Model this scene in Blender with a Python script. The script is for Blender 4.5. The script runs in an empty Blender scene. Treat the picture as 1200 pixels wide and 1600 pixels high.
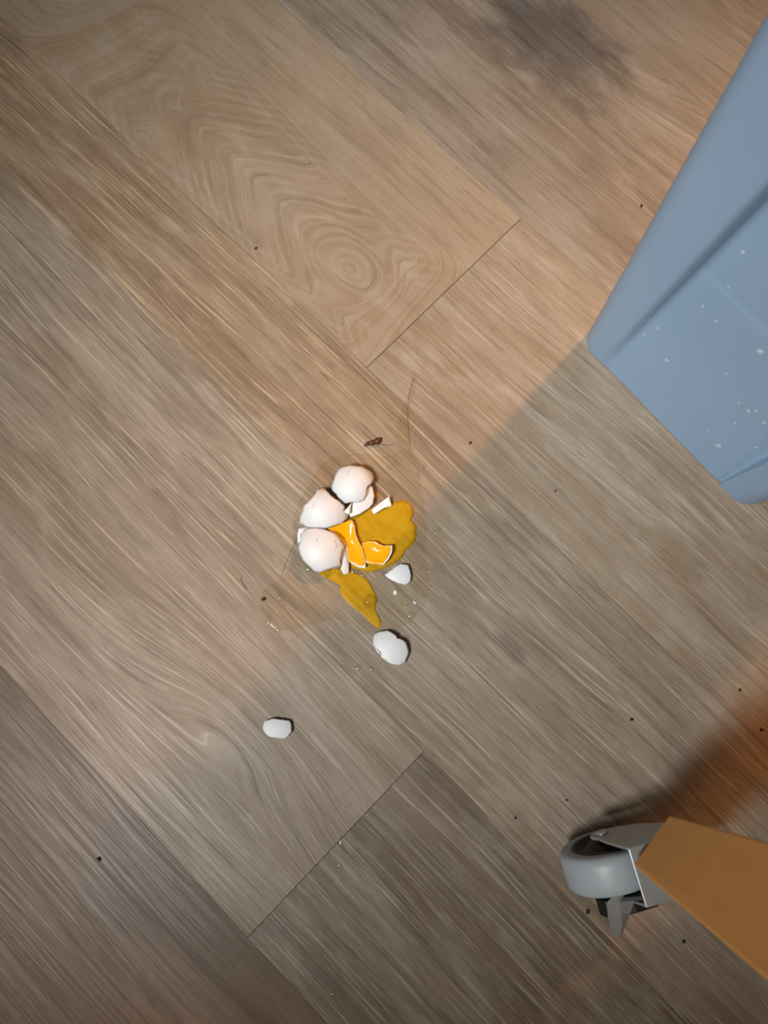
import bpy, bmesh, math, random
from mathutils import Vector, Matrix
random.seed(7)
SC = bpy.context.scene
COL = SC.collection
R = math.radians

# ------------------------------------------------------------------ camera
CAM_H = 0.5774                      # metres above the floor
F_PX = 1180.0                       # focal length for the 1200 x 1600 frame
ROT = Matrix.Rotation(R(9.05), 3, 'X') @ Matrix.Rotation(R(0.32), 3, 'Y')
cam_data = bpy.data.cameras.new('camera')
cam_data.sensor_width = 36.0
cam_data.lens = F_PX / 1600.0 * 36.0
cam_data.clip_start = 0.01
cam = bpy.data.objects.new('camera', cam_data)
cam.matrix_world = Matrix.Translation((0, 0, CAM_H)) @ ROT.to_4x4()
COL.objects.link(cam)
SC.camera = cam
cam_data.dof.use_dof = True
cam_data.dof.focus_distance = 0.575
cam_data.dof.aperture_fstop = 8.0


def P(px, py, z=0.0):
    """Point of the room at height z that the photograph shows at (px, py)."""
    d = ROT @ Vector((px - 600.0, 800.0 - py, -F_PX))
    t = (z - CAM_H) / d.z
    return Vector((d.x * t, d.y * t, z))


# ------------------------------------------------------------------ world, lights, exposure
world = bpy.data.worlds.new('room_ambience')
SC.world = world
world.use_nodes = True
bg = world.node_tree.nodes['Background']
bg.inputs['Color'].default_value = (1.0, 0.64, 0.42, 1)
bg.inputs['Strength'].default_value = 0.10
SC.view_settings.view_transform = 'Standard'
SC.view_settings.look = 'None'
SC.view_settings.exposure = 0.0
SC.view_settings.gamma = 1.0
SC.view_settings.use_curve_mapping = False


def spot(name, target, azimuth, elev, dist, color, power, size_deg, blend, radius):
    d = bpy.data.lights.new(name, 'SPOT')
    d.color = color
    d.energy = power
    d.spot_size = R(size_deg)
    d.spot_blend = blend
    d.shadow_soft_size = radius
    o = bpy.data.objects.new(name, d)
    az = Vector((azimuth[0], azimuth[1], 0)).normalized()
    v = az * math.cos(R(elev)) + Vector((0, 0, math.sin(R(elev))))
    o.location = Vector(target) + v * dist
    o.rotation_euler = v.to_track_quat('Z', 'Y').to_euler()
    COL.objects.link(o)
    return o


# cool white ceiling spot behind the photographer's left shoulder
spot('cool_ceiling_spot', P(690, 510), (-0.77, -0.64), 57, 2.2, (0.95, 0.98, 0.97), 232, 31, 1.0, 0.28)
# warm lamp beyond the grey tote
WARM_AZ = P(905, 535) - P(745, 728)
spot('warm_room_lamp', P(920, 800), (WARM_AZ.x, WARM_AZ.y), 41, 5.0, (1.0, 0.46, 0.16), 700, 10.4, 1.0, 0.20)


# ------------------------------------------------------------------ helpers
def tag(o, label=None, cat=None, group=None, kind=None):
    if label: o['label'] = label
    if cat: o['category'] = cat
    if group: o['group'] = group
    if kind: o['kind'] = kind
    return o


def link(name, me, mat, parent=None, smooth=True):
    o = bpy.data.objects.new(name, me)
    COL.objects.link(o)
    if mat: me.materials.append(mat)
    if smooth:
        for p in me.polygons: p.use_smooth = True
    if parent:
        o.parent = parent
        o.matrix_parent_inverse = Matrix.Translation(-parent.location)
    return o


def mesh(name, verts, faces):
    me = bpy.data.meshes.new(name)
    me.from_pydata([tuple(v) for v in verts], [], faces)
    me.update()
    bm = bmesh.new(); bm.from_mesh(me)
    bmesh.ops.recalc_face_normals(bm, faces=bm.faces)
    bm.to_mesh(me); bm.free()
    return me


def from_bm(name, bm):
    me = bpy.data.meshes.new(name)
    bmesh.ops.recalc_face_normals(bm, faces=bm.faces)
    bm.to_mesh(me); bm.free()
    return me


def empty(name, loc):
    o = bpy.data.objects.new(name, None)
    o.empty_display_size = 0.02
    o.location = loc
    COL.objects.link(o)
    return o


def bevel(o, w, seg=2, angle=35):
    m = o.modifiers.new('edge_rounding', 'BEVEL')
    m.width = w; m.segments = seg; m.limit_method = 'ANGLE'; m.angle_limit = R(angle)
    w2 = o.modifiers.new('weighted', 'WEIGHTED_NORMAL'); w2.keep_sharp = True
    return o


# ------------------------------------------------------------------ node helper
class N:
    def __init__(self, name):
        self.m = bpy.data.materials.new(name)
        self.m.use_nodes = True
        self.t = self.m.node_tree
        self.bsdf = self.t.nodes['Principled BSDF']

    def put(self, sock, v):
        if isinstance(v, bpy.types.NodeSocket): self.t.links.new(v, sock)
        elif isinstance(v, (tuple, list)) and len(v) == 3 and sock.type == 'RGBA': sock.default_value = (*v, 1)
        else: sock.default_value = v

    def math(self, op, a, b=0.0, c=None, clamp=False):
        n = self.t.nodes.new('ShaderNodeMath'); n.operation = op; n.use_clamp = clamp
        self.put(n.inputs[0], a); self.put(n.inputs[1], b)
        if c is not None: self.put(n.inputs[2], c)
        return n.outputs[0]

    def add(self, a, b): return self.math('ADD', a, b)
    def sub(self, a, b): return self.math('SUBTRACT', a, b)
    def mul(self, a, b): return self.math('MULTIPLY', a, b)

    def vec(self, x, y, z=0.0):
        n = self.t.nodes.new('ShaderNodeCombineXYZ')
        for s, v in zip(n.inputs, (x, y, z)): self.put(s, v)
        return n.outputs[0]

    def obj_xyz(self):
        n = self.t.nodes.new('ShaderNodeTexCoord')
        s = self.t.nodes.new('ShaderNodeSeparateXYZ')
        self.t.links.new(n.outputs['Object'], s.inputs[0])
        return s.outputs

    def obj(self):
        return self.t.nodes.new('ShaderNodeTexCoord').outputs['Object']

    def noise(self, v, scale=1.0, detail=2.0, rough=0.5, dist=0.0):
        n = self.t.nodes.new('ShaderNodeTexNoise')
        self.put(n.inputs['Vector'], v)
        n.inputs['Scale'].default_value = scale
        n.inputs['Detail'].default_value = detail
        n.inputs['Roughness'].default_value = rough
        n.inputs['Distortion'].default_value = dist
        return n.outputs['Fac']

    def ramp(self, v, lo, hi, a=0.0, b=1.0):
        n = self.t.nodes.new('ShaderNodeMapRange'); n.interpolation_type = 'SMOOTHSTEP'
        self.put(n.inputs['Value'], v)
        for k, x in (('From Min', lo), ('From Max', hi), ('To Min', a), ('To Max', b)): self.put(n.inputs[k], x)
        return n.outputs['Result']

    def mix(self, f, a, b, mode='MIX'):
        n = self.t.nodes.new('ShaderNodeMix'); n.data_type = 'RGBA'; n.blend_type = mode
        self.put(n.inputs['Factor'], f)
        self.put(n.inputs['A'], a) if False else self.put(n.inputs[6], a)
        self.put(n.inputs[7], b)
        return n.outputs[2]

    def bump(self, h, strength, dist):
        n = self.t.nodes.new('ShaderNodeBump')
        n.inputs['Strength'].default_value = strength
        n.inputs['Distance'].default_value = dist
        self.put(n.inputs['Height'], h)
        self.t.links.new(n.outputs[0], self.bsdf.inputs['Normal'])

    def set(self, **kw):
        for k, v in kw.items(): self.put(self.bsdf.inputs[k.replace('_', ' ')], v)
        return self.m


def srgb(r, g, b):
    f = lambda c: (c / 255 / 12.92) if c / 255 <= 0.04045 else ((c / 255 + 0.055) / 1.055) ** 2.4
    return (f(r), f(g), f(b))


# ------------------------------------------------------------------ floor of vinyl planks
PSI = R(44.63)
UX = Vector((math.cos(PSI), -math.sin(PSI), 0))      # along the planks
VX = Vector((math.sin(PSI), math.cos(PSI), 0))       # across the planks
UV0 = Matrix(((UX.x, VX.x, 0), (UX.y, VX.y, 0), (0, 0, 1))).to_4x4()


def uv(px, py):
    p = P(px, py)
    return p.dot(UX), p.dot(VX)


def wood(name, seed, base, brown, pale, contrast=1.0, fine=1.0, knots=(), dark_patches=(), band_edge=None, rings=None):
    """Limed-oak vinyl print. Coordinates are the floor's own (u along, v across) in metres."""
    n = N(name)
    u, v, _ = n.obj_xyz()
    w1 = n.sub(n.noise(n.vec(n.mul(u, 2.2), n.mul(v, 9.0), seed), detail=1.5), 0.5)
    w2 = n.sub(n.noise(n.vec(n.mul(u, 9.0), n.mul(v, 45.0), seed + 3.1), detail=1.0), 0.5)
    F = n.add(v, n.add(n.mul(w1, 0.030), n.mul(w2, 0.005)))
    for (ku, kv, su, sv, amp) in knots:
        du = n.math('POWER', n.mul(n.sub(u, ku), 1 / su), 2.0)
        dv = n.math('POWER', n.mul(n.sub(v, kv), 1 / sv), 2.0)
        F = n.add(F, n.mul(n.math('EXPONENT', n.mul(n.add(du, dv), -1.0)), amp))
    mott_ = n.noise(n.vec(n.mul(u, 30.0), n.mul(v, 50.0), seed + 2), detail=2.0)
    if rings:
        ru, rv = rings
        du = n.sub(u, ru)
        dv = n.add(n.sub(v, rv), n.add(n.mul(w2, 0.010), n.mul(w1, 0.012)))
        soft = n.math('SQRT', n.add(n.math('POWER', dv, 2.0), 0.00006))
        vee = n.mul(n.add(du, n.mul(soft, -1.7)), 0.36)               # nested arches opening along the plank
        el = n.mul(n.math('SQRT', n.add(n.math('POWER', n.mul(du, 0.55), 2.0), n.math('POWER', dv, 2.0))), -1.0)
        G = n.math('MAXIMUM', vee, -9.0)
        near = n.ramp(n.math('SQRT', n.add(n.math('POWER', n.mul(du, 0.6), 2.0), n.math('POWER', dv, 2.0))), 0.018, 0.040, 1.0, 0.0)
        G = n.add(n.mul(vee, n.sub(1.0, near)), n.mul(el, near))
        mk = n.mul(n.mul(n.ramp(du, -0.36, -0.20), n.ramp(du, 0.03, 0.08, 1.0, 0.0)), n.ramp(n.math('ABSOLUTE', dv), 0.040, 0.075, 1.0, 0.0))
        F = n.add(n.mul(F, n.sub(1.0, mk)), n.mul(G, mk))
        gate = n.ramp(n.noise(n.vec(n.mul(u, 16), n.mul(v, 22), seed)), 0.36, 0.62)
        ringlines = n.mul(n.math('SINE', n.add(n.mul(G, 1150.0), n.mul(mott_, 3.2))), n.mul(mk, gate))
    bands = n.noise(n.vec(n.mul(u, 1.3), n.mul(F, 30.0), seed + 7), detail=2.0)
    mid = n.noise(n.vec(n.mul(u, 9.0), n.mul(F, 190.0), seed + 11), detail=3.0, rough=0.65)
    lines = n.noise(n.vec(n.mul(u, 13.0), n.mul(F, 640.0), seed + 17), detail=2.5, rough=0.65)
    pores = n.noise(n.vec(n.mul(u, 42.0), n.mul(F, 900.0), seed + 23), detail=1.0)
    mott = n.noise(n.vec(n.mul(u, 18.0), n.mul(v, 42.0), seed + 29), detail=5.0, rough=0.65)
    c = n.mix(n.ramp(bands, 0.32, 0.68), brown, base)
    c = n.mix(n.mul(n.ramp(mott, 0.46, 0.70), 0.50), c, pale)
    c = n.mix(n.mul(n.ramp(mott, 0.46, 0.28), 0.40), c, tuple(x * 0.72 for x in brown))
    c = n.mix(n.mul(n.ramp(mid, 0.50, 0.34), 0.42 * contrast), c, tuple(x * 0.55 for x in brown))
    c = n.mix(n.mul(n.ramp(mid, 0.54, 0.72), 0.38 * contrast), c, pale)
    c = n.mix(n.mul(n.ramp(lines, 0.56, 0.68), 0.65 * fine), c, tuple(min(1, x * 1.35) for x in pale))  # pale grain lines; gloss caught in the embossing is painted in too
    c = n.mix(n.mul(n.ramp(lines, 0.44, 0.30), 0.55 * fine), c, tuple(x * 0.45 for x in brown))
    c = n.mix(n.mul(n.ramp(pores, 0.36, 0.24), 0.45), c, tuple(x * 0.4 for x in brown))
    if rings:
        c = n.mix(n.mul(n.ramp(ringlines, 0.1, 0.9), 0.16), c, tuple(min(1, x * 1.15) for x in pale))
        c = n.mix(n.mul(n.ramp(ringlines, -0.1, -0.9), 0.12), c, tuple(x * 0.6 for x in brown))
    if band_edge:
        v0, soft, u0, u1, tint = band_edge
        Fe = n.add(v, n.add(n.mul(w1, 0.012), n.mul(n.sub(lines, 0.5), 0.012)))
        f = n.mul(n.ramp(Fe, v0 - soft, v0 + soft), n.ramp(u, u0, u1, 1.0, 0.0))
        c = n.mix(f, c, n.mix(1.0, c, tint, 'MULTIPLY'))
    for (su_, sv_, ru_, rv_, col, amt) in dark_patches:
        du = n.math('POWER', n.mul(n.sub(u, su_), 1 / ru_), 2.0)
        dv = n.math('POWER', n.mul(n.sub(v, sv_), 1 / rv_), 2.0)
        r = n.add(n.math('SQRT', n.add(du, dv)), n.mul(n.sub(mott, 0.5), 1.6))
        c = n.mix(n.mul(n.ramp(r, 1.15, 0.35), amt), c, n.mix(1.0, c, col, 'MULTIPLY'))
    h = n.add(n.mul(lines, 0.7), n.mul(pores, 0.3))
    n.bump(h, 0.35, 0.0006)
    rough = n.ramp(lines, 0.3, 0.7, 0.50, 0.36)
    return n.set(Base_Color=c, Roughness=rough, Specular_IOR_Level=0.35)


FB = (0.345, 0.275, 0.205)
FBR = (0.285, 0.205, 0.135)
FP = (0.43, 0.37, 0.30)
FG = (0.292, 0.233, 0.175)
ROWV = lambda r: 0.31696 - 0.18 * r
wu, wv = uv(550, 415)
k2u, k2v = uv(385, 1150)
k3u, k3v = uv(800, 1015)
k4u, k4v = uv(800, 60)
k5u, k5v = uv(930, 60)
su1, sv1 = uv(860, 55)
su2, sv2 = uv(1040, 860)
FU = (0.27, 0.222, 0.175)  # upper right plank tones, lowered to paint in the light falloff there
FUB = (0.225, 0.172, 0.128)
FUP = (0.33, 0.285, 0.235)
WM = {
    'far': wood('oak_print_far', 3.0, FU, FUB, FUP, 0.8, 0.3),
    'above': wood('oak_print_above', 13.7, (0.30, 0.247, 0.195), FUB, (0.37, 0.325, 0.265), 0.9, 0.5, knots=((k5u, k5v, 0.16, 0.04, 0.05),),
                  dark_patches=((su1, sv1, 0.085, 0.05, (0.44, 0.48, 0.56), 0.95),)),  # soft darker, cooler patch multiplied into the plank colour
    'whorl': wood('oak_print_whorl', 23.1, (0.365, 0.280, 0.200), (0.310, 0.225, 0.148), (0.42, 0.345, 0.265), 0.70, 0.38, rings=(wu, wv)),
    'right': wood('oak_print_right', 31.9, FB, FBR, FP, 0.8, 0.7,
                  dark_patches=((su2, sv2, 0.035, 0.016, (0.72, 0.66, 0.55), 0.6),)),
    'egg': wood('oak_print_egg', 43.3, FG, (0.242, 0.182, 0.128), (0.395, 0.335, 0.265), 1.0, 1.0, dark_patches=((k3u, k3v, 0.02, 0.006, (0.62, 0.62, 0.64), 0.9),),
                band_edge=(0.047, 0.004, -0.16, 0.06, (1.06, 0.97, 0.86))),
    'knot': wood('oak_print_knot', 57.2, FG, (0.245, 0.185, 0.130), (0.385, 0.328, 0.26), 0.9, 0.9, knots=((k2u, k2v, 0.10, 0.030, -0.026),)),
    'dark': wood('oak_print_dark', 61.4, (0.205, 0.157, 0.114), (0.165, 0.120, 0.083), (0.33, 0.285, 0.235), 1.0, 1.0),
    'low': wood('oak_print_low', 77.7, (0.185, 0.128, 0.084), (0.135, 0.086, 0.050), (0.24, 0.18, 0.128), 0.9, 0.4),  # low, lowest: brown planks, darkened further to paint the dim lower left
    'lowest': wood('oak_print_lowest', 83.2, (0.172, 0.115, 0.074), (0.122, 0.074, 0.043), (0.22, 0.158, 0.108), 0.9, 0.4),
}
sub = N('plank_joint_base').set(Base_Color=(0.05, 0.035, 0.025), Roughness=0.8)  # dark brown base seen through the plank gaps
T = 0.004
hw = 1.5
fl = link('floor', mesh('floor', [UX * a + VX * b + Vector((0, 0, z)) for z in (-0.03, -T) for a, b in ((-hw, -hw), (hw, -hw), (hw, hw), (-hw, hw))],
                        [(0, 1, 2, 3), (4, 5, 6, 7), (0, 1, 5, 4), (1, 2, 6, 5), (2, 3, 7, 6), (3, 0, 4, 7)]), sub, smooth=False)
tag(fl, kind='structure')


def plank(u0, u1, row, key, g0=0.0002, g1=0.0002):
    v1, v0 = ROWV(row) - 0.00004, ROWV(row + 1) + 0.00004
    u0 += g0; u1 -= g1
    c = 0.00018
    vs = []
    for z, i in ((-T, 0), (-c, 0), (0, c * 0.6)):
        vs += [Vector((a, b, z)) for a, b in ((u0 + i, v0 + i), (u1 - i, v0 + i), (u1 - i, v1 - i), (u0 + i, v1 - i))]
    fs = [(0, 1, 2, 3), (8, 9, 10, 11)]
    for k in (0, 4):
        fs += [(k + j, k + (j + 1) % 4, k + 4 + (j + 1) % 4, k + 4 + j) for j in range(4)]
    me = mesh('plank', vs, fs)
    o = link('plank', me, WM[key], fl, smooth=False)
    o.matrix_world = UV0
    return o


J1, J2 = -0.1588, 0.0795
plank(-1.36, J1, 0, 'whorl', g1=0.00022)
plank(J1, 1.04, 0, 'right', g0=0.00022)
plank(-0.72, 0.50, 1, 'egg')
plank(0.50, 1.40, 1, 'knot')
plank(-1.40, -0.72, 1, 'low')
plank(-1.14, J2, 2, 'knot', g1=0.00015)
plank(J2, 1.30, 2, 'dark', g0=0.00015)
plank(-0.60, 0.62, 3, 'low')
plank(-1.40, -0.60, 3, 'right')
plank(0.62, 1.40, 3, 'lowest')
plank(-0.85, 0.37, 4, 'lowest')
plank(0.37, 1.40, 4, 'knot')
plank(-1.0, 0.85, 5, 'far')
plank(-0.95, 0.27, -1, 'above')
plank(0.27, 1.40, -1, 'far')
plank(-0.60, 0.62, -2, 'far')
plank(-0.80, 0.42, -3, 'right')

# ------------------------------------------------------------------ materials of the things
n = N('grey_blue_plastic')
ns = n.noise(n.obj(), 900.0, 2.0)
n.bump(ns, 0.12, 0.0003)
M_BIN = n.set(Base_Color=n.mix(n.noise(n.obj(), 14.0, 3.0), (0.245, 0.38, 0.55), (0.285, 0.42, 0.585)), Roughness=0.42)
M_SPOT = N('dried_splash').set(Base_Color=(0.50, 0.62, 0.71), Roughness=0.5)
n = N('eggshell_white')
n.bump(n.noise(n.obj(), 2600.0, 2.0), 0.10, 0.0002)
M_SHELL = n.set(Base_Color=n.mix(n.noise(n.obj(), 120.0, 2.0), (0.70, 0.70, 0.715), (0.77, 0.775, 0.795)), Roughness=0.5,
                Subsurface_Weight=0.15, Subsurface_Radius=(0.002, 0.0014, 0.001), Subsurface_Scale=0.5)
n = N('egg_yolk')
M_YOLK = n.set(Base_Color=n.mix(n.ramp(n.noise(n.obj(), 70.0, 3.0, 0.6), 0.3, 0.7), (0.42, 0.222, 0.006), (0.51, 0.295, 0.012)), Roughness=0.24,
               Specular_IOR_Level=0.18)
M_COAT = N('yolk_on_shell').set(Base_Color=(0.82, 0.40, 0.006), Roughness=0.2, Specular_IOR_Level=0.3)


def clear_film(name, tint, extra):
    n = N(name)
    t = n.t
    tr = t.nodes.new('ShaderNodeBsdfTransparent'); tr.inputs[0].default_value = (*tint, 1)
    gl = t.nodes.new('ShaderNodeBsdfGlossy'); gl.inputs['Roughness'].default_value = 0.09
    lw = t.nodes.new('ShaderNodeLayerWeight'); lw.inputs['Blend'].default_value = 0.5
    fr = n.add(0.025, n.mul(n.math('POWER', lw.outputs['Facing'], 5.0), 0.9))
    mx = t.nodes.new('ShaderNodeMixShader')
    t.links.new(n.math('MULTIPLY', fr, extra, clamp=True), mx.inputs[0])
    t.links.new(tr.outputs[0], mx.inputs[1]); t.links.new(gl.outputs[0], mx.inputs[2])
    t.links.new(mx.outputs[0], t.nodes['Material Output'].inputs['Surface'])
    t.nodes.remove(n.bsdf)
    return n.m


M_WHITE = clear_film('egg_white_film', (0.975, 0.955, 0.905), 1.0)
M_DROP = clear_film('egg_white_drop', (0.985, 0.98, 0.965), 2.0)
n = N('bare_wood')
u, v, w = n.obj_xyz()
gr = n.noise(n.vec(n.mul(u, 120), n.mul(v, 120), n.mul(w, 9)), 1.0, 3.0)
M_WOOD = n.set(Base_Color=n.mix(gr, (0.66, 0.30, 0.072), (0.76, 0.37, 0.095)), Roughness=0.5)
n = N('zinc_steel')
M_ZINC = n.set(Base_Color=n.mix(n.noise(n.obj(), 160.0, 3.0), (0.36, 0.385, 0.38), (0.47, 0.49, 0.48)), Metallic=0.55, Roughness=0.34)
n = N('grey_rubber')
M_RUBBER = n.set(Base_Color=n.mix(n.ramp(n.noise(n.obj(), 75.0, 4.0), 0.58, 0.80), (0.36, 0.41, 0.44), (0.24, 0.27, 0.285)), Roughness=0.42)
M_BLACK = N('black_plastic').set(Base_Color=(0.008, 0.008, 0.009), Roughness=0.5)
M_CRUMB = N('dark_brown_crumb').set(Base_Color=(0.085, 0.026, 0.013), Roughness=0.4)
M_DIRT = N('dirt_black').set(Base_Color=(0.018, 0.012, 0.009), Roughness=0.7)
M_HAIR = N('dark_hair').set(Base_Color=(0.045, 0.028, 0.018), Roughness=0.4)

# ------------------------------------------------------------------ grey-blue tote, upper right
A = P(903, 532); B = P(1167, 803)
E_ = (B - A).normalized(); NO = Vector((-E_.y, E_.x, 0))
if NO.dot(-A) < 0: NO = -NO
LEN = (B - A).length
DEP, HB = 0.31, 0.43
tote = empty('storage_tote', ((A + B) / 2 - NO * DEP / 2).to_tuple())
tag(tote, 'large grey blue plastic storage tote with rounded corner columns standing on the floor', 'tote')


def tote_ring(z, grow=0.0):
    """closed outline at height z as (along face, outward) pairs; grow < 0 pulls it inward"""
    k = z / 0.30
    a = 0.0085 * k + grow            # flare along the face
    b = 0.0100 * k + grow            # flare out of the face
    cl = 0.0285 + 0.0125 * k         # panel edges
    sr = 0.0045 + 0.10 * min(z, 0.16)           # width of the right-hand step
    cr = LEN - 0.031 - 0.004 * k - sr
    back = -0.0008 - 0.045 * min(z, 0.1) + grow - (0.0005 if z > 0.168 else 0.0)

    rad = 0.017
    pts = []

    def corner(cx, cy, a0):
        for i in range(9):
            t = R(a0 + i * 90 / 8)
            pts.append((cx + rad * math.cos(t), cy + rad * math.sin(t)))
    corner(-a + rad, b - rad, 180 - 90)          # placeholder order fixed below
    pts.clear()
    # go round: left front corner -> front face -> right front corner -> back
    for i in range(9):
        t = R(180 - i * 90 / 8)
        pts.append((-a + rad + rad * math.cos(t), b - rad + rad * math.sin(t)))
    st = 0.0045
    lips = [(cl - st, b), (cl - st * 0.55, b - 0.10 * (b - back)), (cl, back + 0.35 * (b - back)), (cl + st * 0.35, back + 0.06 * (b - back)), (cl + st, back)]
    pts += [(cl - st - 0.0015, b)] + lips + [(cl + st + 0.0015, back)]
    p0, p1 = cl + st + 0.0015, cr - 0.0015
    for i in range(1, 8): pts.append((p0 + (p1 - p0) * i / 8, back))
    pts += [(cr - 0.0015, back), (cr, back), (cr + 0.001, back - 0.03 * sr), (cr + sr * 0.5, back - 0.16 * sr), (cr + sr - 0.0012, back - 0.34 * sr), (cr + sr - 0.0006, back - 0.30 * sr), (cr + sr, b - 0.0016), (cr + sr + 0.0004, b - 0.0005), (cr + sr + 0.0014, b)]
    for i in range(9):
        t = R(90 - i * 90 / 8)
        pts.append((LEN + a - rad + rad * math.cos(t), b - rad + rad * math.sin(t)))
    for i in range(9):
        t = R(0 - i * 90 / 8)
        pts.append((LEN + a - rad + rad * math.cos(t), -DEP - b + rad + rad * math.sin(t)))
    for i in range(9):
        t = R(-90 - i * 90 / 8)
        pts.append((-a + rad + rad * math.cos(t), -DEP - b + rad + rad * math.sin(t)))
    return [A + E_ * s + NO * o + Vector((0, 0, z)) for s, o in pts]


rings = [tote_ring(0.0, -0.0012), tote_ring(0.0006, -0.0003), tote_ring(0.0016, 0.0), tote_ring(0.004, 0.0)]
rings += [tote_ring(z) for z in (0.03, 0.06, 0.09, 0.12, 0.15, 0.164, 0.1665, 0.1695, 0.172, 0.20, 0.24, 0.28, 0.32, 0.36, HB)]
rings += [tote_ring(HB, -0.003), tote_ring(0.32, -0.003), tote_ring(0.16, -0.003), tote_ring(0.006, -0.003)]
NR = len(rings[0])
vs = [p for r in rings for p in r]
fs = []
for k in range(len(rings) - 1):
    for j in range(NR):
        fs.append((k * NR + j, k * NR + (j + 1) % NR, (k + 1) * NR + (j + 1) % NR, (k + 1) * NR + j))
fs.append(tuple(range(NR)))
fs.append(tuple(range((len(rings) - 1) * NR, len(rings) * NR)))
link('body', mesh('tote_body', vs, fs), M_BIN, tote)


def loop_between(r1, r2, r3, r4):
    vs = r1 + r2 + r3 + r4
    fs = []
    for k in range(4):
        for j in range(NR):
            fs.append((k * NR + j, k * NR + (j + 1) % NR, ((k + 1) % 4) * NR + (j + 1) % NR, ((k + 1) % 4) * NR + j))
    return vs, fs


v_, f_ = loop_between(tote_ring(HB + 0.001, -0.002), tote_ring(HB + 0.001, 0.012), tote_ring(HB - 0.016, 0.013), tote_ring(HB - 0.016, 0.0005))
link('rim', mesh('tote_rim', v_, f_), M_BIN, tote)


def ray_on_panel(px, py):
    d = (ROT @ Vector((px - 600.0, 800.0 - py, -F_PX)))
    o = Vector((0, 0, CAM_H))
    t = (A - o).dot(NO) / d.dot(NO)
    return o + d * t


for (px, py, r) in ((1149, 405, 3.2), (1020, 520, 2.2), (1036, 568, 3.0), (1110, 510, 2.0), (1178, 558, 4.0), (1089, 487, 1.9),
                    (1161, 650, 2.4), (1172, 650, 2.0), (1185, 668, 3.0), (1119, 700, 3.4), (1146, 637, 1.8), (1143, 668, 1.6),
                    (1103, 676, 1.8), (1126, 592, 1.6), (1000, 528, 1.8), (1127, 458, 1.7), (1176, 705, 2.2)):
    c = ray_on_panel(px, py)
    c = c + NO * (-0.0008 - 0.045 * min(c.z, 0.1) - (0.0005 if c.z > 0.168 else 0.0))
    m_px = 1180 / (CAM_H - c.z)
    r = 1.35 * r / m_px
    bm = bmesh.new()
    ang0 = random.random() * 6
    cs = []
    for t in range(9):
        a_ = t * 2 * math.pi / 9
        rr = r * random.uniform(0.65, 1.25)
        cs.append(bm.verts.new(c + E_ * rr * math.cos(a_ + ang0) + Vector((0, 0, rr * 1.5 * math.sin(a_ + ang0))) + NO * 0.0002))
    top = bm.verts.new(c + NO * 0.0006)
    for t in range(9): bm.faces.new((cs[t], cs[(t + 1) % 9], top))
    link('splash_spot', from_bm('splash_spot', bm), M_SPOT, tote)

# ------------------------------------------------------------------ caster and wooden leg, lower right
RW = 0.0325
WD = Vector((0.965, 0.262, 0)).normalized()          # along the wheel, towards the swivel
AX = Vector((WD.y, -WD.x, 0))                        # along the axle, towards the bottom of the picture
UP = Vector((0, 0, 1))
C0 = P(941, 1304, RW) + AX * 0.0175
leg_root = empty('rolling_table', (C0.x, C0.y, 0))
tag(leg_root, 'rolling table showing one orange brown wooden leg on a grey braked swivel caster', 'table')


def L(s, a, z): return C0 + WD * s + AX * a + UP * (z - RW)


def lathe(prof, seg=48, closed=True):
    """profile (axial, radius) revolved about the axle"""
    vs, fs = [], []
    for (a, r) in prof:
        for k in range(seg):
            t = 2 * math.pi * k / seg
            vs.append(L(r * math.cos(t), a, RW + r * math.sin(t)))
    m = len(prof)
    for i in range(m if closed else m - 1):
        for k in range(seg):
            i2 = (i + 1) % m
            fs.append((i * seg + k, i * seg + (k + 1) % seg, i2 * seg + (k + 1) % seg, i2 * seg + k))
    return vs, fs


hwid = 0.0125
prof = [(-hwid, 0.0225), (-hwid, RW - 0.0045), (-hwid + 0.0008, RW - 0.0022), (-hwid + 0.0025, RW - 0.0007), (-0.006, RW - 0.0001), (0.006, RW - 0.0001),
        (hwid - 0.0025, RW - 0.0007), (hwid - 0.0008, RW - 0.0022), (hwid, RW - 0.0045), (hwid, 0.0225)]
wheel = link('wheel', mesh('wheel', *lathe(prof)), M_RUBBER, leg_root)
prof = [(-hwid + 0.001, 0.004), (-hwid - 0.0006, 0.012), (-hwid + 0.0025, 0.0145), (-hwid + 0.0025, 0.0195), (-hwid - 0.0004, 0.0205), (-hwid - 0.0004, 0.0228),
        (hwid + 0.0004, 0.0228), (hwid + 0.0004, 0.0205), (hwid - 0.0025, 0.0195), (hwid - 0.0025, 0.0145), (hwid + 0.0006, 0.012), (hwid - 0.001, 0.004)]
link('hub', mesh('hub', *lathe(prof, 40)), M_BLACK, leg_root)


def plate(outline, a0, a1):
    k = len(outline)
    vs = [L(s, a0, z) for s, z in outline] + [L(s, a1, z) for s, z in outline]
    fs = [tuple(range(k)), tuple(range(k, 2 * k))] + [(j, (j + 1) % k, k + (j + 1) % k, k + j) for j in range(k)]
    return vs, fs


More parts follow.
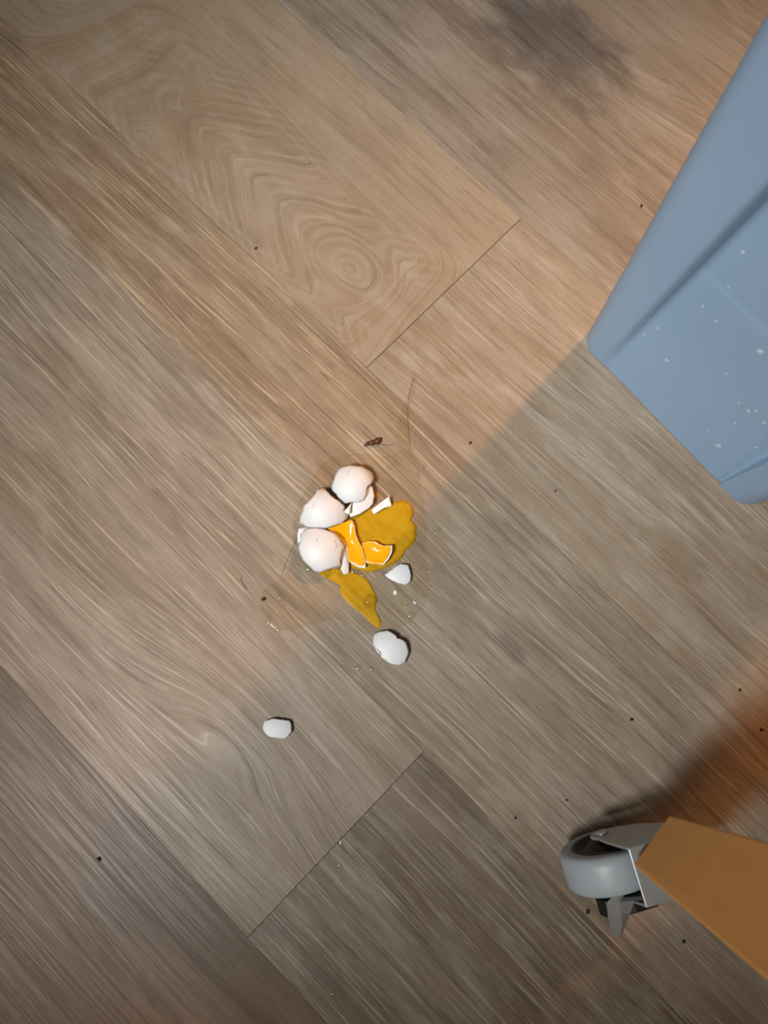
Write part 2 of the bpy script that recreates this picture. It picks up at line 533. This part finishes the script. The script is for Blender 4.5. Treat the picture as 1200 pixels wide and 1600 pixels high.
ZT = 0.0735
side = [(0.0085 * math.cos(R(t)), RW + 0.0085 * math.sin(R(t))) for t in range(130, 300, 17)]
side += [(0.014, 0.0265), (0.028, 0.034), (0.040, 0.046), (0.050, 0.060), (0.053, ZT), (0.030, ZT), (0.005, ZT - 0.001), (0.001, 0.062), (-0.003, 0.050)]
FW = 0.0165
v1, f1 = plate(side, -FW - 0.0018, -FW)
v2, f2 = plate(side, FW, FW + 0.0018)
web = [(0.005, ZT - 0.0012), (0.053, ZT - 0.0002), (0.053, ZT + 0.0016), (0.005, ZT + 0.0006)]
v3, f3 = plate(web, -FW - 0.0018, FW + 0.0018)
vs = v1 + v2 + v3
fs = f1 + [tuple(i + len(v1) for i in f) for f in f2] + [tuple(i + len(v1) + len(v2) for i in f) for f in f3]
fork = link('fork', mesh('fork', vs, fs), M_ZINC, leg_root, smooth=False)
bevel(fork, 0.0008)
prof = [(-FW - 0.0036, 0.0005), (-FW - 0.0036, 0.0030), (-FW - 0.0030, 0.0042), (-FW - 0.0016, 0.0046), (-FW - 0.0016, 0.0005)]
link('axle_bolt', mesh('axle_bolt', *lathe(prof, 20)), M_ZINC, fork)
prof = [(FW + 0.0036, 0.0005), (FW + 0.0036, 0.0030), (FW + 0.0030, 0.0042), (FW + 0.0016, 0.0046), (FW + 0.0016, 0.0005)]
link('axle_bolt', mesh('axle_bolt', *lathe(prof, 20)), M_ZINC, fork)
# swivel head between fork and leg
bm = bmesh.new()
for (r0, r1, z0, z1) in ((0.017, 0.019, ZT + 0.0012, 0.079), (0.019, 0.016, 0.079, 0.083)):
    rs = []
    for r, z in ((r0, z0), (r1, z1)):
        rs.append([bm.verts.new(L(0.038 + r * math.cos(2 * math.pi * t / 28), r * math.sin(2 * math.pi * t / 28), z)) for t in range(28)])
    for t in range(28): bm.faces.new((rs[0][t], rs[0][(t + 1) % 28], rs[1][(t + 1) % 28], rs[1][t]))
link('swivel_head', from_bm('swivel_head', bm), M_ZINC, leg_root)
# brake: black shoe beside the wheel and a bent sheet-metal pedal
shoe = [(-0.010, 0.048), (-0.006, 0.060), (0.006, 0.067), (0.018, 0.067), (0.022, 0.056), (0.014, 0.044), (-0.002, 0.040)]
o = link('brake_shoe', mesh('brake_shoe', *plate(shoe, 0.0135, 0.0160)), M_BLACK, leg_root, smooth=False)
shoe2 = [(-0.018, 0.036), (-0.014, 0.046), (0.004, 0.049), (0.020, 0.048), (0.020, 0.040), (0.004, 0.034)]
o2 = link('brake_arm', mesh('brake_arm', *plate(shoe2, FW + 0.0018, 0.0300)), M_BLACK, leg_root, smooth=False)
bevel(o2, 0.0012)
rows = [((948, 1411, .057), (962, 1396, .061), (992, 1404, .058)),
        ((950, 1432, .051), (971, 1426, .056), (984, 1426, .052)),
        ((954, 1450, .047), (971, 1446, .050), (978, 1442, .047)),
        ((964, 1463, .043), (968, 1462, .044), (972, 1457, .043))]
bm = bmesh.new()
g = [[bm.verts.new(P(*p)) for p in r] for r in rows]
for i in range(3):
    for j in range(2): bm.faces.new((g[i][j], g[i][j + 1], g[i + 1][j + 1], g[i + 1][j]))
ped = link('brake_pedal', from_bm('brake_pedal', bm), M_ZINC, leg_root, smooth=False)
sm = ped.modifiers.new('thick', 'SOLIDIFY'); sm.thickness = 0.0014; sm.offset = 0
bevel(ped, 0.0003)
# leg: lofted from the foot up
Z0, Z1 = 0.0832, 0.34


def leg_ring(b, i, o, z, depth):
    b, i, o = P(*b, z), P(*i, z), P(*o, z)
    d = (o - b).normalized(); back = Vector((-d.y, d.x, 0))
    if back.dot(o) < 0: back = -back
    return [b, b.lerp(i, .5), i, o, o + back * depth, b + back * depth]


r0 = leg_ring((1046, 1273), (992, 1347), (990, 1352), Z0, 0.040)
r1 = leg_ring((1517, 1400), (1440, 1631), (1403, 1709), Z1, 0.046)
bm = bmesh.new()
K = 6
lv = []
for k in range(K + 1):
    t = k / K
    lv.append([bm.verts.new(p.lerp(q, t)) for p, q in zip(r0, r1)])
for k in range(K):
    for j in range(6): bm.faces.new((lv[k][j], lv[k][(j + 1) % 6], lv[k + 1][(j + 1) % 6], lv[k + 1][j]))
bm.faces.new(lv[0]); bm.faces.new(lv[-1])
bevel(link('leg', from_bm('leg', bm), M_WOOD, leg_root, smooth=False), 0.0015, 2, 50)

# unseen board added above the leg to block warm light at lower right
bv = []
bp, bd, be = Vector((0.135, -0.1225, 0)), Vector((math.cos(R(40)), math.sin(R(40)), 0)), Vector((math.sin(R(40)), -math.cos(R(40)), 0))
for z in (Z1 - 0.0005, Z1 + 0.0195):
    bv += [q + UP * z for q in (bp, bp + bd * 0.58, bp + bd * 0.58 + be * 0.42, bp + be * 0.42)]
bevel(link('added_shade_board', mesh('added_shade_board', bv, [(0, 1, 2, 3), (4, 5, 6, 7), (0, 1, 5, 4), (1, 2, 6, 5), (2, 3, 7, 6), (3, 0, 4, 7)]), M_WOOD, leg_root, smooth=False), 0.002)

# ------------------------------------------------------------------ egg shells
EX = lambda pts: [(440 + x / 4.446, 700 + y / 4.446) for x, y in pts]      # enlarged-view coordinates to frame


def resample(pts, m, jag):
    segs = []
    tot = 0
    for i in range(len(pts)):
        a, b = Vector(pts[i]), Vector(pts[(i + 1) % len(pts)])
        segs.append((a, b, tot, (b - a).length)); tot += (b - a).length
    out = []
    for k in range(m):
        s = tot * k / m
        for a, b, s0, l in segs:
            if s0 <= s <= s0 + l + 1e-9:
                p = a.lerp(b, (s - s0) / max(l, 1e-9)); nrm = Vector((-(b - a).y, (b - a).x)).normalized()
                out.append(p + nrm * random.uniform(-jag, jag)); break
    return out


def patch(name, outline, zfun, mat, m=64, rings=9, jag=0.35, thick=0.00042, parent=None, crack=0.0):
    """curved sheet filling an outline; zfun(x, y, t) gives its height (t = 0 centre .. 1 rim)"""
    pts = resample(outline, m, jag)
    cx = sum(p.x for p in pts) / m; cy = sum(p.y for p in pts) / m
    c = Vector((cx, cy))

    def solve(p, t):
        z = 0.005
        for _ in range(7):
            q = P(p.x, p.y, z); z = zfun(q.x, q.y, t)
        return P(p.x, p.y, z)
    bm = bmesh.new()
    ctr = bm.verts.new(solve(c, 0))
    prev = None
    for r in range(1, rings + 1):
        t = (r / rings) ** 0.8
        cur = [bm.verts.new(solve(c.lerp(p, t), t)) for p in pts]
        for k in range(m):
            if prev is None: bm.faces.new((ctr, cur[k], cur[(k + 1) % m]))
            else: bm.faces.new((prev[k], cur[k], cur[(k + 1) % m], prev[(k + 1) % m]))
        prev = cur
    bmesh.ops.recalc_face_normals(bm, faces=bm.faces)
    if sum(f.normal.z for f in bm.faces) < 0:
        bmesh.ops.reverse_faces(bm, faces=bm.faces)
    me = bpy.data.meshes.new(name)
    bm.to_mesh(me); bm.free()
    o = link(name, me, mat, parent)
    if thick:
        s = o.modifiers.new('shell_thickness', 'SOLIDIFY'); s.thickness = thick; s.offset = -1
    return o


def dome(px, py, rx, top, floor_z=0.0006, ry=None, tilt=(0, 0)):
    c = P(px, py, top * 0.4)
    ry = ry or rx

    def f(x, y, t):
        dx, dy = (x - c.x), (y - c.y)
        q = (dx / rx) ** 2 + (dy / ry) ** 2
        z = top * math.sqrt(max(0.0, 1 - q)) if q < 1 else 0.0
        return max(floor_z, z + tilt[0] * dx + tilt[1] * dy)
    return f


def shell(outline, zf, label, group=None, **kw):
    o = patch('eggshell_fragment', outline, zf, M_SHELL, **kw)
    tag(o, label, 'eggshell', group)
    return o


o_low = EX([(180, 556), (240, 554), (310, 568), (370, 590), (402, 628), (438, 680), (420, 730), (408, 780), (416, 820), (370, 830), (310, 850), (265, 866), (230, 858), (150, 780), (125, 730), (115, 680), (135, 640), (126, 602), (140, 572)])
shell(o_low, dome(502, 858, 0.0212, 0.0170), 'lowest of the three large white eggshell domes, smooth and bluish, left of the yolk', m=96)
o_flap = EX([(428, 668), (444, 690), (462, 742), (472, 800), (468, 872), (450, 882), (430, 876), (411, 842), (417, 812), (408, 770), (418, 715)])
c_fl = P(539, 878)
shell(o_flap, lambda x, y, t: 0.0058 + 0.10 * (y - c_fl.y) - 0.35 * (x - c_fl.x) - 0.0012 * t * t, 'narrow curved eggshell flap at the right edge of the lowest dome', m=48, rings=5, jag=0.2)
o_mid = EX([(255, 282), (272, 274), (300, 284), (345, 332), (400, 370), (442, 408), (430, 440), (468, 458), (465, 486), (430, 520), (370, 540), (310, 558), (240, 556),
            (180, 552), (122, 524), (118, 500), (145, 440), (150, 402), (190, 372), (230, 322)])
shell(o_mid, dome(506, 797, 0.0205, 0.0165, ry=0.0185), 'middle white eggshell dome with a pointed upper tip, left of the yolk', m=96)
o_top = EX([(345, 270), (370, 190), (400, 135), (470, 118), (560, 126), (630, 170), (641, 210), (628, 246), (600, 264), (586, 290), (590, 322), (575, 362), (540, 380),
            (480, 378), (432, 390), (400, 366), (384, 325), (352, 296)])
shell(o_top, dome(550, 757, 0.0182, 0.0150, floor_z=0.0030, tilt=(0.10, 0.0)), 'uppermost white eggshell dome with jagged notched edge', m=96)
o_under = EX([(488, 384), (540, 360), (585, 292), (602, 258), (632, 268), (645, 330), (632, 390), (602, 420), (542, 460), (476, 483), (470, 452), (490, 402)])
shell(o_under, dome(557, 777, 0.0190, 0.0085, ry=0.0200), 'white eggshell piece tucked under the uppermost dome, touching the yolk')
o_tri = EX([(430, 441), (488, 378), (476, 455), (462, 462)])
shell(o_tri, lambda x, y, t: 0.0115 - 0.0015 * t, 'thin triangular eggshell sliver wedged between the upper and middle domes', m=24, rings=3, jag=0.1)
o_sl = EX([(620, 432), (660, 400), (745, 335), (765, 402), (712, 416), (640, 462)])
c_sl = P(596, 790)
shell(o_sl, lambda x, y, t: 0.0042 + 0.12 * (x - c_sl.x) + 0.10 * (y - c_sl.y), 'narrow cream eggshell sliver standing at the upper edge of the yolk', m=36, rings=4, jag=0.2)
o_gap = EX([(118, 560), (180, 545), (190, 575), (150, 660), (112, 660), (108, 610)])
shell(o_gap, dome(474, 836, 0.012, 0.0045), 'small eggshell piece peeking out between the two left domes', m=32, rings=4, jag=0.2)
o_w = EX([(715, 882), (760, 850), (800, 820), (832, 805), (880, 811), (892, 850), (901, 892), (890, 932), (860, 951), (800, 935), (742, 906)])
shell(o_w, dome(624, 897, 0.0125, 0.0048), 'wedge shaped white eggshell fragment lying just below right of the yolk')
o_f = EX([(640, 1290), (680, 1272), (740, 1267), (790, 1298), (806, 1328), (816, 1322), (840, 1332), (866, 1352), (886, 1420), (860, 1490), (822, 1511), (762, 1501), (692, 1456),
          (690, 1422), (650, 1380), (634, 1338)])
shell(o_f, dome(611, 1012, 0.0162, 0.0078), 'oval white eggshell fragment below the tip of the yolk streak', m=80)
o_g = EX([(634, 1340), (650, 1380), (692, 1430), (690, 1440), (664, 1418), (634, 1362)])
shell(o_g, lambda x, y, t: 0.0022 - 0.0006 * t, 'thin eggshell sliver under the left edge of the oval fragment', m=28, rings=3, jag=0.1)
o_h = [(400 + x / 3.43, 950 + y / 3.43) for x, y in [(35, 640), (46, 606), (92, 592), (118, 596), (160, 601), (178, 602), (190, 622), (192, 662), (170, 690), (152, 700), (120, 697), (70, 690), (46, 668)]]
shell(o_h, dome(433, 1138, 0.0145, 0.0050, ry=0.0115), 'lone pinkish white eggshell fragment farthest from the yolk', m=56)
for pts, lab in (([(778, 992), (795, 985), (808, 1000), (800, 1018), (776, 1020)], 'tiny white eggshell chip nearest the wedge shaped fragment'),
                 ([(912, 1058), (943, 1072), (922, 1090)], 'tiny triangular eggshell chip between the wedge and the oval fragment')):
    shell(EX(pts), lambda x, y, t: 0.0014 - 0.0005 * t, lab, m=18, rings=3, jag=0.1)

# hairline cracks are real grooves' dark lines: thin strips lying on the domes
def crack_on(pts, zf):
    bm = bmesh.new()
    prev = None
    for i, p in enumerate(pts):
        z = 0.005
        q = Vector(p)
        w = 0.28 if 0 < i < len(pts) - 1 else 0.05
        a, b = Vector(pts[max(i - 1, 0)]), Vector(pts[min(i + 1, len(pts) - 1)])
        nn = Vector((-(b - a).y, (b - a).x)).normalized() * w
        row = []
        for s in (q + nn, q - nn):
            for _ in range(6):
                k = P(s.x, s.y, z); z = zf(k.x, k.y, 0.5)
            row.append(bm.verts.new(P(s.x, s.y, z + 0.00012)))
        if prev: bm.faces.new((prev[0], prev[1], row[1], row[0]))
        prev = row
    return from_bm('crack', bm)


SH = [o for o in COL.objects if o.name.startswith('eggshell_fragment')]
M_CRACK = N('crack_line').set(Base_Color=(0.22, 0.17, 0.14), Roughness=0.9)
for (host, zf, pts) in ((SH[1], dome(506, 797, 0.0205, 0.0165, ry=0.0185), [(235, 370), (222, 398), (208, 430)]),
                        (SH[2], dome(550, 757, 0.0182, 0.0150, floor_z=0.0030, tilt=(0.10, 0.0)), [(478, 150), (462, 168), (445, 198)]),
                        (SH[0], dome(502, 858, 0.0212, 0.0170), [(378, 610), (372, 650), (384, 680), (366, 720)]),
                        (SH[0], dome(502, 858, 0.0212, 0.0170), [(262, 600), (246, 640), (252, 690)])):
    link('crack', crack_on(EX(pts), zf), M_CRACK, host)

# ------------------------------------------------------------------ yolk and egg white
def puddle(name, outline, top, mat, m=110, edge=0.16, jag=0.15, wob=0.0003, base=0.0):
    def f(x, y, t):
        w = wob * (math.sin(x * 410 + 1.3) * math.cos(y * 370) + math.sin((x + y) * 700))
        if t >= 0.999: return base + 0.00002
        e = min(1.0, (1 - t) / edge)
        return base + max(0.00015, (top + w) * math.sqrt(1 - (1 - e) ** 2))
    return patch(name, outline, f, mat, m=m, rings=16, jag=jag, thick=0)


def smooth_outline(pts, n=4):
    out = []
    k = len(pts)
    for i in range(k):
        p0, p1, p2, p3 = (Vector(pts[(i + d) % k]) for d in (-1, 0, 1, 2))
        for j in range(n):
            t = j / n
            out.append(0.5 * ((2 * p1) + (p2 - p0) * t + (2 * p0 - 5 * p1 + 4 * p2 - p3) * t * t + (3 * p1 - p0 - 3 * p2 + p3) * t ** 3))
    return [(v.x, v.y) for v in out]


white = smooth_outline([(604, 712), (636, 700), (654, 722), (660, 770), (668, 820), (664, 870), (672, 900), (664, 945), (640, 972), (604, 992), (566, 990), (528, 968), (486, 978), (434, 984),
                        (408, 955), (412, 922), (446, 896), (458, 862), (458, 806), (484, 756), (506, 722), (552, 708)])
tag(puddle('egg_white', white, 0.00055, M_WHITE, edge=0.06, wob=0.00006), 'clear thin puddle of egg white spread around the broken egg', 'egg white')
track = smooth_outline([(646, 584), (652, 590), (644, 628), (638, 660), (642, 692), (634, 696), (622, 690), (618, 672), (628, 640), (640, 606)])
tag(puddle('egg_white_smear', track, 0.0004, M_WHITE, m=60, edge=0.3, wob=0.0), 'faint clear smear of egg white above the brown crumb', 'egg white')

yolk_o = smooth_outline(EX([(440, 560), (465, 492), (540, 462), (610, 418), (645, 450), (712, 418), (780, 374), (858, 364), (908, 402), (920, 458), (904, 496), (938, 538), (934, 575), (940, 604),
                            (920, 660), (868, 706), (838, 762), (785, 798), (715, 836), (620, 862), (545, 848), (500, 838), (470, 800), (440, 700)]))
yolk = puddle('egg_yolk', yolk_o, 0.0024, M_YOLK, m=140, edge=0.14, wob=0.0001)
tag(yolk, 'glossy golden broken yolk pooled right of the white eggshell domes', 'egg yolk')
streak = smooth_outline(EX([(262, 872), (320, 846), (400, 838), (470, 850), (520, 868), (590, 908), (632, 968), (664, 1050), (652, 1120), (690, 1196), (686, 1250), (640, 1232), (560, 1156), (468, 1082),
                            (404, 1002), (412, 936), (350, 918), (296, 894)]))
tag(puddle('yolk_streak', streak, 0.0011, M_YOLK, edge=0.12, wob=0.00008), 'golden yolk streak running down from the main yolk to a point', 'egg yolk')
dab = smooth_outline(EX([(642, 318), (660, 305), (678, 312), (672, 332), (650, 350), (636, 345)]))
tag(puddle('yolk_dab', dab, 0.0006, M_YOLK, m=30, edge=0.3, wob=0), 'small yolk dab beside the uppermost eggshell dome', 'egg yolk')

# shell pieces lying in the yolk, their insides coated with it
c_a = P(540, 850)
in_a = EX([(326, 562), (380, 546), (470, 506), (488, 500), (505, 540), (512, 600), (532, 650), (560, 690), (576, 760), (584, 834), (540, 832), (490, 802), (468, 790), (455, 700), (430, 656), (400, 622), (366, 590)])


def z_a(x, y, t): return 0.0036 + 0.0026 * t * t - 0.22 * min(0.0, (x - c_a.x)) + 0.05 * max(0, y - c_a.y)


sa = shell(in_a, z_a, 'eggshell piece leaning out from under the left domes, inside coated bright orange', m=60)
in_a2 = EX([(320, 560), (380, 540), (466, 502), (484, 503), (503, 540), (510, 600), (530, 651), (560, 690), (574, 760), (576, 818), (540, 818), (492, 792), (466, 792), (450, 702), (426, 658), (396, 624), (362, 592)])
co = patch('yolk_coating', in_a2, lambda x, y, t: z_a(x, y, t) + 0.0006 - 0.0005 * t ** 8, M_COAT, m=60, jag=0.5, thick=0.0004, parent=sa)
tag(co, 'bright orange yolk coating')
c_b = P(588, 863)
in_b = EX([(562, 664), (600, 652), (640, 652), (700, 682), (768, 678), (766, 722), (742, 772), (704, 812), (650, 802), (586, 792), (572, 740)])


def z_b(x, y, t): return 0.0032 + 0.0030 * t * t + 0.16 * (x - c_b.x)


sb = shell(in_b, z_b, 'cupped eggshell piece lying in the yolk, inside coated bright orange', m=60)
in_b2 = EX([(558, 660), (600, 648), (642, 648), (702, 678), (757, 682), (753, 722), (730, 768), (698, 805), (650, 806), (582, 796), (568, 740)])
co = patch('yolk_coating', in_b2, lambda x, y, t: z_b(x, y, t) + 0.0006 - 0.0005 * t ** 8, M_COAT, m=60, jag=0.5, thick=0.0004, parent=sb)
tag(co, 'bright orange yolk coating')


# ------------------------------------------------------------------ droplets and bubbles of egg white, glint domes on the yolk
def drop(px, py, r_px, label, el=(1, 1), rot=0.0, h=0.46, base=0.0, name='egg_white_drop'):
    c = P(px, py, base); r = 1.2 * r_px / 2050.0
    vs, fs = [], []
    seg, rg = 16, 6
    for i in range(rg):
        ph = (i / rg) * math.pi / 2
        for k in range(seg):
            t = 2 * math.pi * k / seg
            x, y = r * el[0] * math.cos(ph) * math.cos(t), r * el[1] * math.cos(ph) * math.sin(t)
            vs.append((c.x + x * math.cos(rot) - y * math.sin(rot), c.y + x * math.sin(rot) + y * math.cos(rot), base + 0.0001 + r * h * math.sin(ph)))
    vs.append((c.x, c.y, base + 0.0001 + r * h))
    for i in range(rg - 1):
        for k in range(seg): fs.append((i * seg + k, i * seg + (k + 1) % seg, (i + 1) * seg + (k + 1) % seg, (i + 1) * seg + k))
    for k in range(seg): fs.append(((rg - 1) * seg + k, (rg - 1) * seg + (k + 1) % seg, len(vs) - 1))
    o = link(name, mesh(name, vs, fs), M_DROP)
    tag(o, label, 'egg white', 'clear egg white drops' if name == 'egg_white_drop' else None)
    return o


drop(576, 940, 8.5, 'round clear bubble sitting on the yolk streak', h=0.9, base=0.0015, name='bubble_or_glint')
drop(553, 892, 6, 'clear bubble in the notch where the streak leaves the main yolk', base=0.0006, name='bubble_or_glint')
drop(567, 898, 4.5, 'smaller clear bubble right of the notch between yolk and streak', base=0.0006, name='bubble_or_glint')
drop(583, 839, 3.2, 'small dome added as wet highlight in the middle of the main yolk pool', (1.6, .7), .9, base=0.0022, name='bubble_or_glint')  # this dome and the next are added as wet highlights on the yolk
drop(601, 841, 2.4, 'tiny dome added as wet highlight right of the middle of the main yolk pool', (1.3, .8), .9, base=0.0022, name='bubble_or_glint')
for (px, py, r, el, rot, lab) in (
        (608, 731, 5, (1.5, .7), .8, 'clear drop just right of the uppermost eggshell dome'),
        (654, 741, 5, (1.1, .8), .9, 'larger clear drop up right of the yolk'),
        (662, 729, 4, (1.8, .6), .9, 'slim clear drop farthest up right of the yolk'),
        (684, 828, 5, (1.6, .6), 1.0, 'slim clear drop right of the yolk on the bare plank'),
        (673, 892, 4, (1, 1), 0, 'round clear drop right of the wedge shaped eggshell'),
        (671, 917, 3, (1, 1), 0, 'small clear drop below right of the wedge shaped eggshell'),
        (643, 961, 5, (1.2, .9), .5, 'clear drop up right of the oval eggshell fragment'),
        (636, 948, 3, (1, 1), 0, 'small clear drop beside the triangular chip'),
        (484, 888, 6, (1.2, .9), .3, 'clear drop at the lower left edge of the lowest dome'),
        (461, 904, 3, (1, 1), 0, 'small clear drop left of the yolk streak'),
        (438, 932, 4.5, (.8, 1.4), .2, 'clear drop inside the wet patch left of the streak'),
        (419, 970, 5, (.7, 1.7), -.2, 'slim clear drop at the left end of the wet patch'),
        (435, 984, 3.5, (1, 1), 0, 'small clear drop on the lower rim of the wet patch'),
        (524, 868 + 36, 3, (1, 1), 0, 'small clear drop on the upper edge of the streak'),
        (549, 953, 3, (1, 1), 0, 'small clear drop at the lower left edge of the streak'),
        (560, 1042, 4, (.8, 1.5), -.4, 'clear drop down left of the oval eggshell fragment'),
        (581, 1046, 3.5, (1, 1), 0, 'round clear drop just below the oval eggshell fragment'),
        (548, 1132, 3, (1.6, .6), -.9, 'clear drop highest in the dribble below the egg'),
        (542, 1234, 3.5, (1.6, .6), -.9, 'clear drop in the dribble above the end joint'),
        (541, 1264, 3, (1, 1), 0, 'small clear drop in the dribble just above the end joint'),
        (533, 1318, 6, (.6, 1.8), .2, 'long clear drop crossing the plank end joint'),
        (530, 1352, 4, (.8, 1.2), 0, 'clear drop just below the plank end joint'),
        (520, 1556, 5, (.6, 1.6), .2, 'lowest clear drop near the bottom of the dark plank')):
    drop(px, py, r, lab, el, rot)


# ------------------------------------------------------------------ crumb, specks, hairs
def lump_mesh(name, blobs):
    bm = bmesh.new()
    for (c, r, sx, sy, sz, rot) in blobs:
        s = bmesh.ops.create_icosphere(bm, subdivisions=2, radius=r)
        mt = Matrix.Translation(c) @ Matrix.Rotation(rot, 4, 'Z') @ Matrix.Diagonal((sx, sy, sz, 1))
        for v in s['verts']:
            v.co = mt @ (v.co * (1 + random.uniform(-.1, .1)))
    return from_bm(name, bm)


cr = []
for (px, py, r, sx, sy, rot) in ((575, 694, 3.6, 1.3, .8, .3), (582, 692.5, 4.4, 1.4, .8, .35), (590, 690, 4.8, 1.2, .9, .5), (593, 688, 3.2, 1.2, .7, .9), (572, 696, 2.4, 1.2, .7, .4)):
    q = P(px, py); r *= 1.2; cr.append((Vector((q.x, q.y, r / 2050 * .7)), r / 2050, sx, sy, .75, rot))
crumb = link('brown_crumb', lump_mesh('brown_crumb', cr), M_CRUMB)
tag(crumb, 'dark reddish brown insect like crumb on the floor above the eggshells', 'crumb')
for (px, py, r, lab) in ((400, 388, 2.2, 'black speck on the plank left of the oval wood whorl'), (735, 692, 2.2, 'brown speck on the plank right of the crumb'),
                         (987, 1124, 2.6, 'black speck on the plank above the caster'), (155, 1342, 3.0, 'dark speck on the floor at lower left'),
                         (1190, 1140, 2.2, 'black speck at the right edge in the orange light'), (1156, 1078, 2.2, 'black speck below the tote at the right'),
                         (885, 1250, 1.6, 'tiny dark speck just above the caster shadow'), (805, 1278, 1.8, 'tiny dark speck left of the caster'),
                         (1068, 1471, 2.6, 'dark speck on the floor below the wooden leg'), (868, 767, 1.6, 'tiny dark speck in the shade left of the tote'),
                         (918, 1424, 3.0, 'dark speck left of the brake tab'), (1002, 322, 2.4, 'dark speck beside the tote upper left edge'),
                         (412, 936, 3.2, 'dark damp speck at the left end of the wet patch')):
    q = P(px, py); rr = r / 2050
    o = link('dirt_speck', lump_mesh('dirt_speck', [(Vector((q.x, q.y, rr * .4)), rr, 1.2, .9, .5, random.random() * 3)]), M_DIRT)
    tag(o, lab, 'speck', 'dirt specks on the floor')


def hair(pts, label, w=0.00016):
    cu = bpy.data.curves.new('hair', 'CURVE'); cu.dimensions = '3D'; cu.bevel_depth = w; cu.bevel_resolution = 1
    sp = cu.splines.new('NURBS'); sp.points.add(len(pts) - 1); sp.use_endpoint_u = True; sp.order_u = 3
    for i, (x, y) in enumerate(pts):
        q = P(x, y); sp.points[i].co = (q.x, q.y, w * 1.4, 1)
    tmp = bpy.data.objects.new('hair', cu); COL.objects.link(tmp)
    me = bpy.data.meshes.new_from_object(tmp.evaluated_get(bpy.context.evaluated_depsgraph_get()))
    bpy.data.objects.remove(tmp)
    o = link('hair_strand', me, M_HAIR)
    tag(o, label, 'hair')


hair([(646, 592), (640, 612), (636, 640), (638, 668), (641, 704)], 'thin dark hair lying along the smear above the yolk', 0.00009)
hair([(376, 902), (379, 912), (386, 921)], 'short curved dark hair left of the yolk streak', 0.0002)
hair([(466, 838), (450, 868), (440, 900)], 'fine dark hair trailing from the lowest eggshell dome', 0.00012)
hair([(584, 693), (600, 697), (618, 694)], 'fine hair sticking out right of the brown crumb', 0.00012)
